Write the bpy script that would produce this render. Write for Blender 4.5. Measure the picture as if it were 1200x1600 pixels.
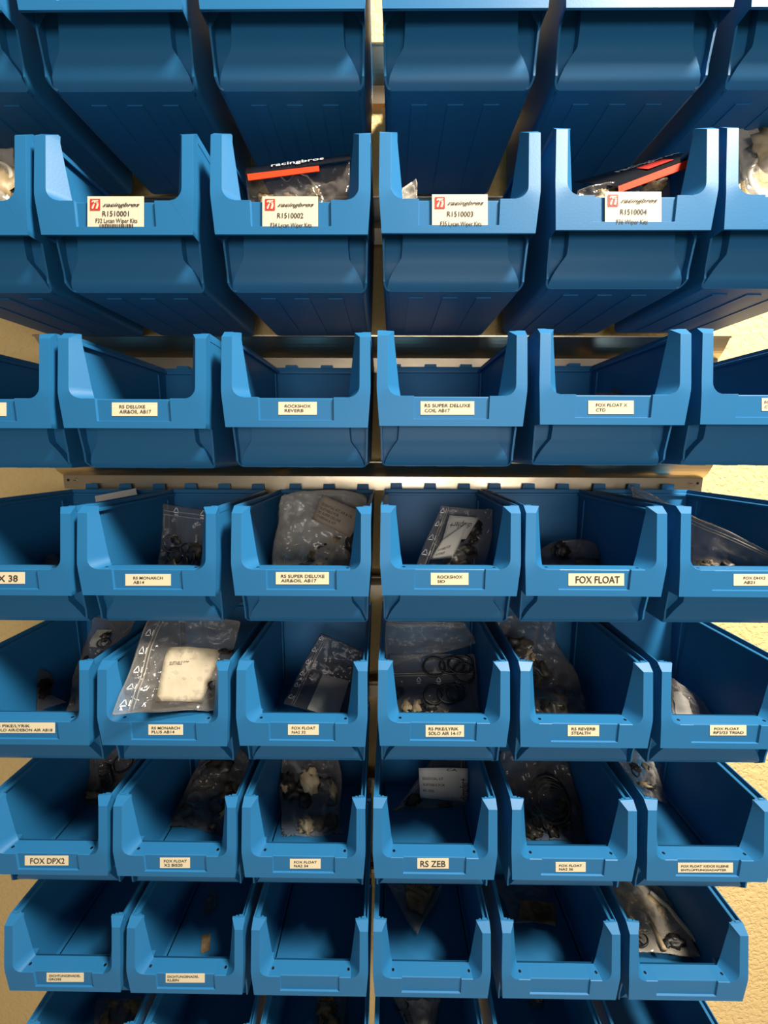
import bpy, bmesh, math, random
from mathutils import Vector, Matrix, noise
S = bpy.context.scene
for o in list(bpy.data.objects): bpy.data.objects.remove(o)
C = S.collection

# ------------------------------------------------------------------ camera
F_PX, PITCH, YAW, ROLL = 624.3, 0.15383, -0.00813, 0.00459
CX, CZ, PW, PH = -0.0177, -0.1898, 0.19416, 0.21736    # array offset, bin pitch across and down
ZC = 1.6
D = 0.5                                                 # camera to the plane of the bin fronts
cp, sp, cy_, sy_ = math.cos(PITCH), math.sin(PITCH), math.cos(YAW), math.sin(YAW)
Fv = Vector((sy_*cp, cy_*cp, -sp)); R0 = Vector((cy_, -sy_, 0)); U0 = R0.cross(Fv)
Rv = math.cos(ROLL)*R0 + math.sin(ROLL)*U0; Uv = -math.sin(ROLL)*R0 + math.cos(ROLL)*U0
CAM = Vector((0, 0, ZC))
cd = bpy.data.cameras.new('camera'); cam = bpy.data.objects.new('camera', cd); C.objects.link(cam)
cd.sensor_fit = 'VERTICAL'; cd.sensor_height = 24; cd.lens = F_PX/1600*24; cd.clip_start = 0.02
cam.matrix_world = Matrix(((Rv.x, Uv.x, -Fv.x, 0), (Rv.y, Uv.y, -Fv.y, 0), (Rv.z, Uv.z, -Fv.z, ZC), (0, 0, 0, 1)))
S.camera = cam
# ------------------------------------------------------------------ light
S.view_settings.view_transform = 'Standard'; S.view_settings.look = 'None'
S.view_settings.gamma = 1; S.view_settings.use_curve_mapping = False
S.view_settings.exposure = 0.0
w = bpy.data.worlds.new('world'); S.world = w; w.use_nodes = True
bg = w.node_tree.nodes['Background']; bg.inputs[0].default_value = (1.0, 0.86, 0.68, 1); bg.inputs[1].default_value = 0.16
def area(name, loc, aim, sx, sy, e, col):
    l = bpy.data.lights.new(name, 'AREA'); l.shape = 'RECTANGLE'; l.size = sx; l.size_y = sy; l.energy = e; l.color = col
    o = bpy.data.objects.new(name, l); C.objects.link(o); o.location = loc
    o.rotation_euler = (Vector(aim)-Vector(loc)).to_track_quat('-Z', 'Y').to_euler()
    return o
area('ceiling_lamp', (1.12, -0.34, 3.4), (0.1, 0.5, 1.2), 0.42, 0.42, 168, (1.0, 0.93, 0.80))
area('front_fill', (0.3, -1.8, 1.50), (0.0, 0.6, 1.15), 1.5, 0.8, 22, (1.0, 0.96, 0.90))  # soft fill added behind the camera to brighten the bin fronts, no actual lamp

# ------------------------------------------------------------------ helpers
def at(px, py, Y=None, Z=None):
    """point seen at a pixel, at distance Y from the lens plane or at height Z"""
    d = Fv + Rv*((px-600)/F_PX) - Uv*((py-800)/F_PX)
    t = Y/d.y if Y is not None else (Z-ZC)/d.z
    return CAM + d*t
def mat(name, col, rough=.5, metal=0, spec=.5, bump=None, noise_col=None, scale=20):
    m = bpy.data.materials.new(name); m.use_nodes = True; nt = m.node_tree; b = nt.nodes['Principled BSDF']
    b.inputs['Base Color'].default_value = (*col, 1); b.inputs['Roughness'].default_value = rough
    b.inputs['Metallic'].default_value = metal; b.inputs['Specular IOR Level'].default_value = spec
    tc = nt.nodes.new('ShaderNodeTexCoord')
    if noise_col:
        n = nt.nodes.new('ShaderNodeTexNoise'); n.inputs['Scale'].default_value = scale; n.inputs['Detail'].default_value = 4
        nt.links.new(tc.outputs['Object'], n.inputs['Vector'])
        r = nt.nodes.new('ShaderNodeValToRGB'); r.color_ramp.elements[0].position = .38; r.color_ramp.elements[1].position = .64
        r.color_ramp.elements[0].color = (*col, 1); r.color_ramp.elements[1].color = (*noise_col, 1)
        nt.links.new(n.outputs['Fac'], r.inputs[0]); nt.links.new(r.outputs[0], b.inputs['Base Color'])
    if bump:
        n = nt.nodes.new('ShaderNodeTexNoise'); n.inputs['Scale'].default_value = bump[0]; n.inputs['Detail'].default_value = 3
        nt.links.new(tc.outputs['Object'], n.inputs['Vector'])
        bp = nt.nodes.new('ShaderNodeBump'); bp.inputs['Strength'].default_value = bump[1]; bp.inputs['Distance'].default_value = bump[2]
        nt.links.new(n.outputs['Fac'], bp.inputs['Height']); nt.links.new(bp.outputs[0], b.inputs['Normal'])
    return m
def film(name, tint, lo, hi, rough=.12):
    """clear plastic film: see-through face on, milky and glossy at grazing angles and folds"""
    m = bpy.data.materials.new(name); m.use_nodes = True; nt = m.node_tree; nt.nodes.remove(nt.nodes['Principled BSDF'])
    out = nt.nodes['Material Output']
    tr = nt.nodes.new('ShaderNodeBsdfTransparent'); tr.inputs[0].default_value = (.96, .96, .95, 1)
    p = nt.nodes.new('ShaderNodeBsdfPrincipled'); p.inputs['Base Color'].default_value = (*tint, 1)
    p.inputs['Roughness'].default_value = rough; p.inputs['Specular IOR Level'].default_value = 1.0
    tc = nt.nodes.new('ShaderNodeTexCoord'); n = nt.nodes.new('ShaderNodeTexNoise'); n.inputs['Scale'].default_value = 42; n.inputs['Detail'].default_value = 3
    nt.links.new(tc.outputs['Object'], n.inputs['Vector'])
    bp = nt.nodes.new('ShaderNodeBump'); bp.inputs['Strength'].default_value = .7; bp.inputs['Distance'].default_value = .004
    nt.links.new(n.outputs['Fac'], bp.inputs['Height']); nt.links.new(bp.outputs[0], p.inputs['Normal'])
    lw = nt.nodes.new('ShaderNodeLayerWeight'); lw.inputs[0].default_value = .42
    nt.links.new(bp.outputs[0], lw.inputs['Normal'])
    mr = nt.nodes.new('ShaderNodeMapRange'); mr.inputs['From Min'].default_value = .1; mr.inputs['From Max'].default_value = .9
    mr.inputs['To Min'].default_value = lo; mr.inputs['To Max'].default_value = hi
    nt.links.new(lw.outputs['Facing'], mr.inputs['Value'])
    mx = nt.nodes.new('ShaderNodeMixShader'); nt.links.new(mr.outputs[0], mx.inputs[0])
    nt.links.new(tr.outputs[0], mx.inputs[1]); nt.links.new(p.outputs[0], mx.inputs[2]); nt.links.new(mx.outputs[0], out.inputs[0])
    return m
M = {
 'blue': mat('blue_plastic', (.016, .142, .325), .46, spec=.36, bump=(420, .10, .0006)),
 'wall': None,
 'zinc': mat('galvanised_steel', (.66, .55, .40), .30, metal=1, bump=(35, .12, .002)),
 'recess_shade': mat('recess_shade', (.05, .05, .05), .4, metal=1),  # near-black colour that paints the shade inside holes and slots
 'label': mat('cream_label', (.80, .68, .46), .6, spec=.2),
 'white_label': mat('white_label', (.72, .63, .47), .6, spec=.2),
 'ink': mat('black_ink', (.035, .03, .03), .6),
 'grey_ink': mat('grey_ink', (.22, .19, .15), .6),
 'red': mat('red_print', (.62, .03, .02), .5),
 'orange': mat('orange_red_card', (.80, .045, .01), .7, spec=.15),
 'black_card': mat('black_card', (.012, .012, .014), .25, bump=(90, .3, .002)),
 'paper': mat('white_paper', (.72, .68, .62), .6),
 'slip': mat('tan_grey_paper', (.52, .42, .32), .6),
 'mark': mat('white_print', (.75, .75, .75), .5),
 'rubber': mat('black_rubber', (.012, .012, .012), .38),
 'foam': mat('dark_foam', (.012, .011, .010), .45, noise_col=(.045, .036, .026), scale=60),
 'brown': mat('brown_parts', (.10, .065, .03), .5, noise_col=(.30, .21, .11), scale=60),
 'tan': mat('tan_parts', (.38, .27, .14), .5, noise_col=(.55, .43, .26), scale=40),
 'cream': mat('cream_tube', (.75, .66, .50), .4),
 'film': film('clear_film', (.50, .46, .42), .12, .80, .10),
 'milky': film('milky_film', (.60, .53, .44), .36, .88, .12),
 'smoky': film('smoky_film', (.22, .19, .165), .20, .75, .10),
}
def wall_mat():
    m = mat('rough_plaster', (.90, .64, .28), .85); nt = m.node_tree; b = nt.nodes['Principled BSDF']
    tc = nt.nodes['Texture Coordinate']
    v = nt.nodes.new('ShaderNodeTexNoise'); v.inputs['Scale'].default_value = 95; v.inputs['Detail'].default_value = 2; v.inputs['Distortion'].default_value = .6
    v2 = nt.nodes.new('ShaderNodeTexNoise'); v2.inputs['Scale'].default_value = 16; v2.inputs['Detail'].default_value = 3
    for q in (v, v2): nt.links.new(tc.outputs['Object'], q.inputs['Vector'])
    r = nt.nodes.new('ShaderNodeValToRGB'); r.color_ramp.elements[0].position = .34; r.color_ramp.elements[1].position = .55
    nt.links.new(v.outputs['Fac'], r.inputs[0])
    a = nt.nodes.new('ShaderNodeMath'); a.operation = 'MULTIPLY_ADD'; a.inputs[1].default_value = .5
    nt.links.new(r.outputs[0], a.inputs[0]); nt.links.new(v2.outputs['Fac'], a.inputs[2])
    bp = nt.nodes.new('ShaderNodeBump'); bp.inputs['Strength'].default_value = .55; bp.inputs['Distance'].default_value = .004
    nt.links.new(a.outputs[0], bp.inputs['Height']); nt.links.new(bp.outputs[0], b.inputs['Normal'])
    return m
M['wall'] = wall_mat()

def new_obj(name, me, parent=None, m=None):
    o = bpy.data.objects.new(name, me); C.objects.link(o)
    if m and me is not None and not me.materials: me.materials.append(M[m])
    if parent: o.parent = parent
    return o
def bm_obj(name, bm, m, parent=None, smooth=False):
    me = bpy.data.meshes.new(name); bmesh.ops.recalc_face_normals(bm, faces=bm.faces); bm.to_mesh(me); bm.free()
    if smooth:
        for p in me.polygons: p.use_smooth = True
    return new_obj(name, me, parent, m)
def tag(o, label=None, cat=None, group=None, kind=None):
    if label: o['label'] = label
    if cat: o['category'] = cat
    if group: o['group'] = group
    if kind: o['kind'] = kind
    return o
def poly_prism(bm, pts_a, pts_b):
    """closed solid between two matching loops"""
    A = [bm.verts.new(p) for p in pts_a]; B = [bm.verts.new(p) for p in pts_b]; n = len(A)
    bm.faces.new(A); bm.faces.new(B[::-1])
    for i in range(n): bm.faces.new((A[i], B[i], B[(i+1) % n], A[(i+1) % n]))
def box(bm, x0, x1, y0, y1, z0, z1):
    poly_prism(bm, [(x0, y0, z0), (x1, y0, z0), (x1, y0, z1), (x0, y0, z1)], [(x0, y1, z0), (x1, y1, z0), (x1, y1, z1), (x0, y1, z1)])
def cyl(bm, c, axis, r, h, n=16):
    q = Vector(axis).to_track_quat('Z', 'Y').to_matrix()
    a = [Vector(c) + q @ Vector((r*math.cos(t*2*math.pi/n), r*math.sin(t*2*math.pi/n), 0)) for t in range(n)]
    poly_prism(bm, a, [p + q @ Vector((0, 0, h)) for p in a])
def tube_bm(bm, pts, r, n=8, closed=False):
    pts = [Vector(p) for p in pts]; N = len(pts); rings = []
    for i, p in enumerate(pts):
        if closed: t = pts[(i+1) % N]-pts[i-1]
        else: t = pts[min(i+1, N-1)]-pts[max(i-1, 0)]
        t.normalize(); a = t.cross(Vector((0.3, .5, .81))).normalized(); b = t.cross(a)
        rings.append([bm.verts.new(p + r*(math.cos(k*2*math.pi/n)*a + math.sin(k*2*math.pi/n)*b)) for k in range(n)])
    for i in range(N if closed else N-1):
        A, B = rings[i], rings[(i+1) % N]
        for k in range(n): bm.faces.new((A[k], A[(k+1) % n], B[(k+1) % n], B[k]))
    if not closed: bm.faces.new(rings[0][::-1]); bm.faces.new(rings[-1])
def text_mesh(body):
    """flat outline mesh of a line of text, normalised to 0..1 in x and y"""
    cu = bpy.data.curves.new('txt', 'FONT'); cu.body = body; cu.resolution_u = 3; cu.offset = .012
    o = bpy.data.objects.new('txt', cu); C.objects.link(o)
    dg = bpy.context.evaluated_depsgraph_get(); me = bpy.data.meshes.new_from_object(o.evaluated_get(dg))
    bpy.data.objects.remove(o); bpy.data.curves.remove(cu)
    vs = [v.co.copy() for v in me.vertices]; fs = [tuple(p.vertices) for p in me.polygons]; bpy.data.meshes.remove(me)
    x0 = min(v.x for v in vs); x1 = max(v.x for v in vs); y0 = min(0, min(v.y for v in vs)*0); y1 = max(v.y for v in vs)
    return [((v.x-x0)/(x1-x0), (v.y-y0)/(y1-y0)) for v in vs], fs
_tc = {}
def add_text(bm, body, fn, shear=0):
    """fn maps (0..1, 0..1) to a point"""
    if body not in _tc: _tc[body] = text_mesh(body)
    vs, fs = _tc[body]; V = [bm.verts.new(fn(x+shear*y, y)) for x, y in vs]
    for f in fs:
        try: bm.faces.new([V[i] for i in f])
        except ValueError: pass

# ------------------------------------------------------------------ setting
def lip_z(r): return ZC + CZ - (r-4)*PH
bm = bmesh.new(); box(bm, -2.2, 2.2, .778, .878, 0, 2.9)
tag(bm_obj('wall_back', bm, 'wall'), kind='structure')
bm = bmesh.new(); box(bm, -2.2, 2.2, -2.6, .778, -.05, 0)
M['floor'] = mat('grey_floor', (.22, .20, .18), .6, noise_col=(.28, .26, .23), scale=6)
tag(bm_obj('floor', bm, 'floor'), kind='structure')

# ------------------------------------------------------------------ wall rails
ORD = ['topmost', 'second from the top', 'third from the top', 'fourth from the top', 'fifth from the top', 'sixth from the top', 'seventh from the top', 'bottom']
XL, XR = at(75, 722, Y=.731).x, at(1118, 719, Y=.731).x
XLc, XRc = at(99, 746, Y=.7685).x, at(1099, 743, Y=.7685).x
for r in range(1, 9):
    zt = ZC - .0213 - (r-4)*PH
    zc_ = zt - .0293; zb = zc_ - .026
    root = bpy.data.objects.new('wall_rail', None); C.objects.link(root); root.location = ((XL+XR)/2, .775, zb); o0 = root.location
    ttl = {3: 'galvanised steel rail seen across the open tops of the nearly empty third row of bins',
           4: 'galvanised steel rail seen full length directly under the third row of bins'}.get(r)
    if not ttl: ttl = 'galvanised steel wall rail behind the %s row of blue bins' % ORD[r-1]
    tag(root, ttl, 'wall rail', 'steel hanging rails on the plaster wall')
    L = lambda x, y, z: (x-o0.x, y-o0.y, z-o0.z)
    bm = bmesh.new(); box(bm, XLc-o0.x, XRc-o0.x, .7685-o0.y, .7705-o0.y, 0, zc_-zb)
    bm_obj('mounting_strip', bm, 'zinc', root)
    bm = bmesh.new()
    n = 9; prof = []
    for i in range(n):                                   # slanted lip with a rolled top edge
        t = i/(n-1); prof.append((.7690-.0345*t, zc_ + .0290*t - .004*math.sin(math.pi*t)))
    prof += [(.7322, zt+.0012), (.7305, zt+.0004), (.7308, zt-.0016)]
    back = [(y+.0014*.6, z+.0014) if i < n else (y+.0011, z-.0005*(i-n)) for i, (y, z) in enumerate(prof)]
    loop = prof + back[::-1]
    def xx(y, side): 
        t = max(0, min(1, (.7685-y)/.0375)); return (XLc+(XL-XLc)*t) if side < 0 else (XRc+(XR-XRc)*t)
    poly_prism(bm, [L(xx(y, -1), y, z) for y, z in loop], [L(xx(y, 1), y, z) for y, z in loop])
    bm_obj('lip', bm, 'zinc', root)
    for x in (XLc+.009, XRc-.009):
        s = 1 if x < 0 else -1
        bm = bmesh.new(); cyl(bm, L(x+s*.014, .7688, zc_-.0095), (0, -1, 0), .0042, .0022, 14)
        bmesh.ops.bevel(bm, geom=list(bm.edges), offset=.0007, segments=2, affect='EDGES')
        o = bm_obj('screw', bm, 'zinc', root)
        bm = bmesh.new(); box(bm, x+s*.014-.0028-o0.x, x+s*.014+.0028-o0.x, .7662-o0.y, .7667-o0.y, zc_-.0100-zb, zc_-.0090-zb)
        bm_obj('screw_slot_shade', bm, 'recess_shade', o)  # dark bar painting the shade in the slot, nothing is cut
        bm = bmesh.new(); cyl(bm, L(x, .7688, zc_-.0095), (0, -1, 0), .0026, .0006, 12)
        bm_obj('screw_hole_shade', bm, 'recess_shade', root)  # solid dark disc painting the shade of an open hole

# ------------------------------------------------------------------ blue storage bins
# local axes: x across, y away from the viewer (0 = front lip), z up (0 = underside)
def hw(z, y=0):                                           # half width outside
    b = .0860 + .0045*(z-.01)/.157
    if z < .008: b -= .0065*(1-math.sqrt(max(0, 1-((.008-z)/.008)**2))) 
    return b - .0030*max(0, y)/.24
RIM = .166
YB = lambda z: .222 + .020*z/RIM                          # the back wall leans a little
def make_body():
    bm = bmesh.new(); t = .0024
    zs = [0, .0008, .002, .004, .006, .008, .0190, .05, .09, .125, .150, .158]
    def yf(z):                                             # front edge of the side wall, gusset below the lip
        if z >= .05: return .0205
        if z >= .019: return .002 + (.05-z)/.031*.023
        if z >= .008: return .025
        return .025 + (.008-z)*1.0
    for s in (-1, 1):                                      # side walls with the gusset
        ys = 10
        def ring(z, inn):
            a = []
            for i in range(ys+1):
                y = yf(z) + (YB(z)-yf(z))*i/ys
                h = hw(z, y) - (t if inn else 0)
                if inn: z2 = max(z, t)
                else: z2 = z
                a.append(bm.verts.new((s*h, y, z2)))
            return a
        O = [ring(z, 0) for z in zs]; I = [ring(z, 1) for z in zs]
        for i in range(len(zs)-1):
            for k in range(ys):
                bm.faces.new((O[i][k], O[i][k+1], O[i+1][k+1], O[i+1][k])); bm.faces.new((I[i][k], I[i+1][k], I[i+1][k+1], I[i][k+1]))
            bm.faces.new((O[i][0], O[i+1][0], I[i+1][0], I[i][0])); bm.faces.new((O[i][-1], I[i][-1], I[i+1][-1], O[i+1][-1]))
        for k in range(ys):
            bm.faces.new((O[-1][k], O[-1][k+1], I[-1][k+1], I[-1][k])); bm.faces.new((O[0][k], I[0][k], I[0][k+1], O[0][k+1]))
    # floor of the bin, with four shallow runners moulded under it
    hb0, hb1 = hw(0, .03)-.0005, hw(0, .222)-.0005
    poly_prism(bm, [(-hb0, .034, 0), (hb0, .034, 0), (hb1, .223, 0), (-hb1, .223, 0)], [(-hb0, .034, t), (hb0, .034, t), (hb1, .223, t), (-hb1, .223, t)])
    for x in (-.0435, 0, .0435): box(bm, x-.0095, x+.0095, .052, .214, -.0011, .0006)
    # back wall
    zt = .158
    poly_prism(bm, [(-hw(.001, .22)+.001, YB(0)-t, .001), (hw(.001, .22)-.001, YB(0)-t, .001), (hw(zt, .24)-.001, YB(zt)-t, zt), (-hw(zt, .24)+.001, YB(zt)-t, zt)],
                   [(-hw(.001, .22)+.001, YB(0), .001), (hw(.001, .22)-.001, YB(0), .001), (hw(zt, .24)-.001, YB(zt), zt), (-hw(zt, .24)+.001, YB(zt), zt)])
    # inside rib near the back corner
    for s in (-1, 1): box(bm, s*.0795-.001, s*.0795+.001, .205, .207, .002, .150)
    # scooped front wall: profile (y,z,half width)
    pr = [(.0215, .0850, .0620), (.0225, .060, .0625), (.0225, .045, .0630), (.0225, .034, .0640), (.0235, .030, .0665), (.0245, .024, .0710), (.0255, .017, .0755), (.0270, .010, .0790), (.0300, .004, .0810), (.0345, .0005, .0815), (.040, 0, .0815)]
    fr = [[bm.verts.new((x*h, y, z)) for x in (-1, -.9, -.5, 0, .5, .9, 1)] for y, z, h in pr]
    bk = [[bm.verts.new((x*h, y+t, z+(t*.4 if z < .01 else 0))) for x in (-1, -.9, -.5, 0, .5, .9, 1)] for y, z, h in pr]
    for i in range(len(pr)-1):
        for k in range(6):
            bm.faces.new((fr[i][k], fr[i][k+1], fr[i+1][k+1], fr[i+1][k])); bm.faces.new((bk[i][k], bk[i+1][k], bk[i+1][k+1], bk[i][k+1]))
    # recessed cheeks between the bulging scoop and the gussets
    for s, e in ((-1, 0), (1, 6)):
        pv = None
        for i, (y, z, h) in enumerate(pr):
            dp = .0095*min(1, z/.014)
            a = fr[i][e]; b = bm.verts.new((s*min(h+.0012, hw(z, y)-t), y+dp, z)); c = bm.verts.new((s*(hw(z, y)-t*.6), y+dp, z))
            if pv: bm.faces.new((pv[0], a, b, pv[1])); bm.faces.new((pv[1], b, c, pv[2]))
            else:
                d = bm.verts.new((s*(hw(z, y)-t*.6), y, z)); bm.faces.new((a, b, c, d))
            pv = (a, b, c)
    # stacking rim: raised outer bead, step and inner shelf, along both sides and the back
    def rim_sec(p, nrm):                                   # p = outer top corner, nrm = inward
        x, y = p; nx, ny = nrm
        sec = [(0.0, .158), (0.0, RIM), (.0003, RIM+.0008), (.0018, RIM+.0008), (.0022, RIM), (.0022, .1605), (.0075, .1600), (.0080, .1592), (.0080, .1560), (.0066, .1555), (.0060, .1575), (.0, .1575)]
        return [(x+nx*a, y+ny*a, z) for a, z in sec]
    for s in (-1, 1):
        rings = []
        for y in (.0225, .030, .1, .2, .2405):
            drop = 0
            rings.append([bm.verts.new(v) for v in rim_sec((s*(hw(.16, y)+.0004), y), (-s, 0))])
        for A, B in zip(rings, rings[1:]):
            for k in range(len(A)): bm.faces.new((A[k], B[k], B[(k+1) % len(A)], A[(k+1) % len(A)]))
        bm.faces.new(rings[0]); bm.faces.new(rings[-1][::-1])
    h = hw(.16, .24)
    a = [bm.verts.new(v) for v in rim_sec((-h, .2415), (0, -1))]; b = [bm.verts.new(v) for v in rim_sec((h, .2415), (0, -1))]
    for k in range(len(a)): bm.faces.new((a[k], b[k], b[(k+1) % len(a)], a[(k+1) % len(a)]))
    bm.faces.new(a); bm.faces.new(b[::-1])
    # small stacking lugs at the front of each rim
    for s in (-1, 1):
        x = s*.0835; box(bm, x-.0035, x+.0035, .0215, .0245, .158, .1668)
        x = s*.0765; box(bm, x-.0015, x+.0015, .0215, .0245, .156, .1655)
    me = bpy.data.meshes.new('body'); bmesh.ops.remove_doubles(bm, verts=bm.verts, dist=.00005); bmesh.ops.recalc_face_normals(bm, faces=bm.faces)
    bm.to_mesh(me); bm.free(); me.materials.append(M['blue'])
    return me
def make_frame():
    """U-shaped front: two arms, the ledge, the label panel"""
    bm = bmesh.new()
    cr = .0135; n = 7
    # stations of the left half, from the arm top to the middle: front outer, front inner, ridge (back inner), back outer
    def lean(z): return 0.0 if z < .09 else .010*(z-.09)/.068
    st = []
    def stn(fo, fi, rg, bo): st.append((fo, fi, rg, bo))
    def hwf(z): return (.0877+.0033*(z-.05)/.045) if z < .095 else .0910-.0006*(z-.095)/.06
    for z in (.158, .140, .120, .1005):
        zi = z; rx = .0618 + .0085*(zi-.085)/.075
        stn((hwf(z), lean(z), z), (.0775, lean(z), z), (rx, .0215, z if z < .158 else .158), (hwf(z)-.0010, .0215, z))
    for i in range(1, n+1):
        a = math.pi/2*i/n
        ix = .0775 - cr*(1-math.cos(a)); iz = .0995 - cr*math.sin(a)
        k = i/n; ozs = .0995 - (.0995-.05)*min(1, k*1.0); ox = hwf(ozs)
        if k > .99: ox, ozs = .0640+.0237, .05
        stn((ox, lean(ozs), ozs), (ix, lean(iz), iz), (.0618-.0010*k+.0016*(1-k), .0215, .0995-(.0145)*k), (ox-.001, .0215, ozs))
    V = []
    for fo, fi, rg, bo in st: V.append([Vector((-p[0], p[1], p[2])) for p in (fo, fi, rg, bo)])
    # panel part: profile swept from x=-.064 to 0
    def full(s):
        rows = []
        for q in V: rows.append([bm.verts.new((p.x*(-s), p.y, p.z)) if s > 0 else bm.verts.new(p) for p in q])
        for A, B in zip(rows, rows[1:]):
            for k in range(4): 
                try: bm.faces.new((A[k], B[k], B[(k+1) % 4], A[(k+1) % 4]))
                except ValueError: pass
        # chamfered arm top that rises towards the rim
        A = rows[0]; sx = 1 if s > 0 else -1
        pk = [bm.verts.new((sx*.0905, .0205, RIM+.0005)), bm.verts.new((sx*.0705, .0200, .1655)), bm.verts.new((sx*.0700, .0228, .1655)), bm.verts.new((sx*.0905, .0228, RIM+.0005))]
        bm.faces.new((A[0], A[1], pk[1], pk[0])); bm.faces.new((A[1], A[2], pk[2], pk[1])); bm.faces.new((A[2], A[3], pk[3], pk[2])); bm.faces.new((A[3], A[0], pk[0], pk[3])); bm.faces.new(pk)
        return rows[-1]
    l = full(-1); r = full(1)
    # label panel with its recess; cross-sections along x
    wR, wR2 = .0450, .0462
    def sec(x, rec, ch):
        top = .0860-.0*rec; d = .0024 if rec else 0
        # bottom front, (recess bottom x2), top front, top back, back under ledge, bottom back
        return [bm.verts.new(v) for v in ((x, 0, .050), (x, 0, .0585), (x, d, .0590), (x, d, .0842 if rec else .0855), (x, d+.0008, .0852 if rec else .0860), (x, .0215, .0852), (x, .0215, .0828), (x, .0030, .0820), (x, .0026, .050))]
    ss = [sec(-.064, 0, 0), sec(-wR2+.0002, 0, 0), sec(-wR, 1, 0), sec(0, 1, 0), sec(wR, 1, 0), sec(wR2-.0002, 0, 0), sec(.064, 0, 0)]
    for A, B in zip(ss, ss[1:]):
        for k in range(9): bm.faces.new((A[k], B[k], B[(k+1) % 9], A[(k+1) % 9]))
    # connect the panel to the corners
    for s, rw, sc in ((-1, l, ss[0]), (1, r, ss[-1])):
        c = [bm.verts.new(v) for v in ((s*.0877, 0, .050), (s*.0877, .0026, .050), (s*.085, .003, .082))]
        bm.faces.new((rw[0], rw[1], sc[4], sc[3], sc[2], sc[1], sc[0]))       # front
        bm.faces.new((rw[1], rw[2], sc[5], sc[4]))                             # ledge
        bm.faces.new((sc[0], sc[8], c[1], rw[0]))                              # underside of lip
    bmesh.ops.remove_doubles(bm, verts=bm.verts, dist=.00005); bmesh.ops.recalc_face_normals(bm, faces=bm.faces)
    me = bpy.data.meshes.new('front_frame'); bm.to_mesh(me)
    bm.free(); me.materials.append(M['blue'])
    o = bpy.data.objects.new('tmp', me); C.objects.link(o)
    bv = o.modifiers.new('b', 'BEVEL'); bv.width = .0011; bv.segments = 2; bv.limit_method = 'ANGLE'; bv.angle_limit = math.radians(28)
    for p in me.polygons: p.use_smooth = True
    wn = o.modifiers.new('w', 'WEIGHTED_NORMAL'); wn.weight = 95; wn.keep_sharp = True
    dg = bpy.context.evaluated_depsgraph_get(); m2 = bpy.data.meshes.new_from_object(o.evaluated_get(dg), preserve_all_data_layers=True, depsgraph=dg); bpy.data.objects.remove(o)
    m2.name = 'front_frame'
    return m2
def make_hooks():
    bm = bmesh.new(); h = hw(.16, .24)-.002
    box(bm, -h, h, .2405, .2630, .1545, .1570)
    for x in (-PW/3, 0, PW/3):
        poly_prism(bm, [(x-.0125, .2600, .1560), (x+.0125, .2600, .1560), (x+.0105, .2600, .1755), (x-.0105, .2600, .1755)], [(x-.0125, .2630, .1560), (x+.0125, .2630, .1560), (x+.0105, .2630, .1755), (x-.0105, .2630, .1755)])
    me = bpy.data.meshes.new('hook_flange'); bmesh.ops.recalc_face_normals(bm, faces=bm.faces); bm.to_mesh(me); bm.free(); me.materials.append(M['blue']); return me
ME_BODY, ME_FRAME, ME_HOOK = make_body(), make_frame(), make_hooks()
def smooth_by_angle(me, ang):
    bm = bmesh.new(); bm.from_mesh(me)
    for f in bm.faces: f.smooth = True
    for e in bm.edges: e.smooth = len(e.link_faces) == 2 and e.calc_face_angle(0) < ang
    bm.to_mesh(me); bm.free()
smooth_by_angle(ME_BODY, math.radians(32))
bm = bmesh.new()
for s in (-1, 1): cyl(bm, (s*.0595, .0105, .0856), (0, 0, 1), .0021, .00025, 12)
ME_HOLE_SHADE = bpy.data.meshes.new('drain_hole_shade'); bm.to_mesh(ME_HOLE_SHADE); bm.free(); ME_HOLE_SHADE.materials.append(M['recess_shade'])  # dark discs on the ledge paint the shade inside its two holes

# how each bin hangs a few millimetres off its place on the rail
JX = {(2,1):-.0036,(2,2):.003,(2,4):.004,(3,1):-.003,(3,2):.0028,(3,3):-.002,(4,1):-.004,(4,2):.0033,(4,3):.0025,(4,4):-.0043,(5,1):-.0008,(5,2):-.0016,(5,4):.0012,
      (6,0):.004,(6,1):-.0006,(6,2):-.005,(6,3):-.0068,(6,4):.0013,(6,5):.0036,(7,0):.002,(7,1):-.001,(7,2):-.0014,(7,3):-.0065,(7,4):-.002,(7,5):-.001,
      (8,2):-.001,(8,3):-.0055,(8,4):-.002}
JZ = {2:(-.002,-.0018,-.0013,0,.0034,.004), 3:(-.003,-.0025,-.0005,.0017,.004,.005), 4:(-.002,-.001,0,.002,.0027,.003),
      5:(-.004,-.0034,-.002,0,.0004,.001), 6:(-.002,-.0022,-.0016,-.0004,0,.0015), 7:(0,-.0008,-.0012,-.0008,0,.001)}
LBL = {}      # (row, col) -> label description, filled with the printed words
WORDS = {
 (2,1):('paper','R1510001',"F32 Lycan Wiper Kits"), (2,2):('paper','R1510002',"F34 Lycan Wiper Kits"), (2,3):('paper','R1510003',"F35 Lycan Wiper Kits"), (2,4):('paper','R1510004',"F36 Wiper Kits"),
}
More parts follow.
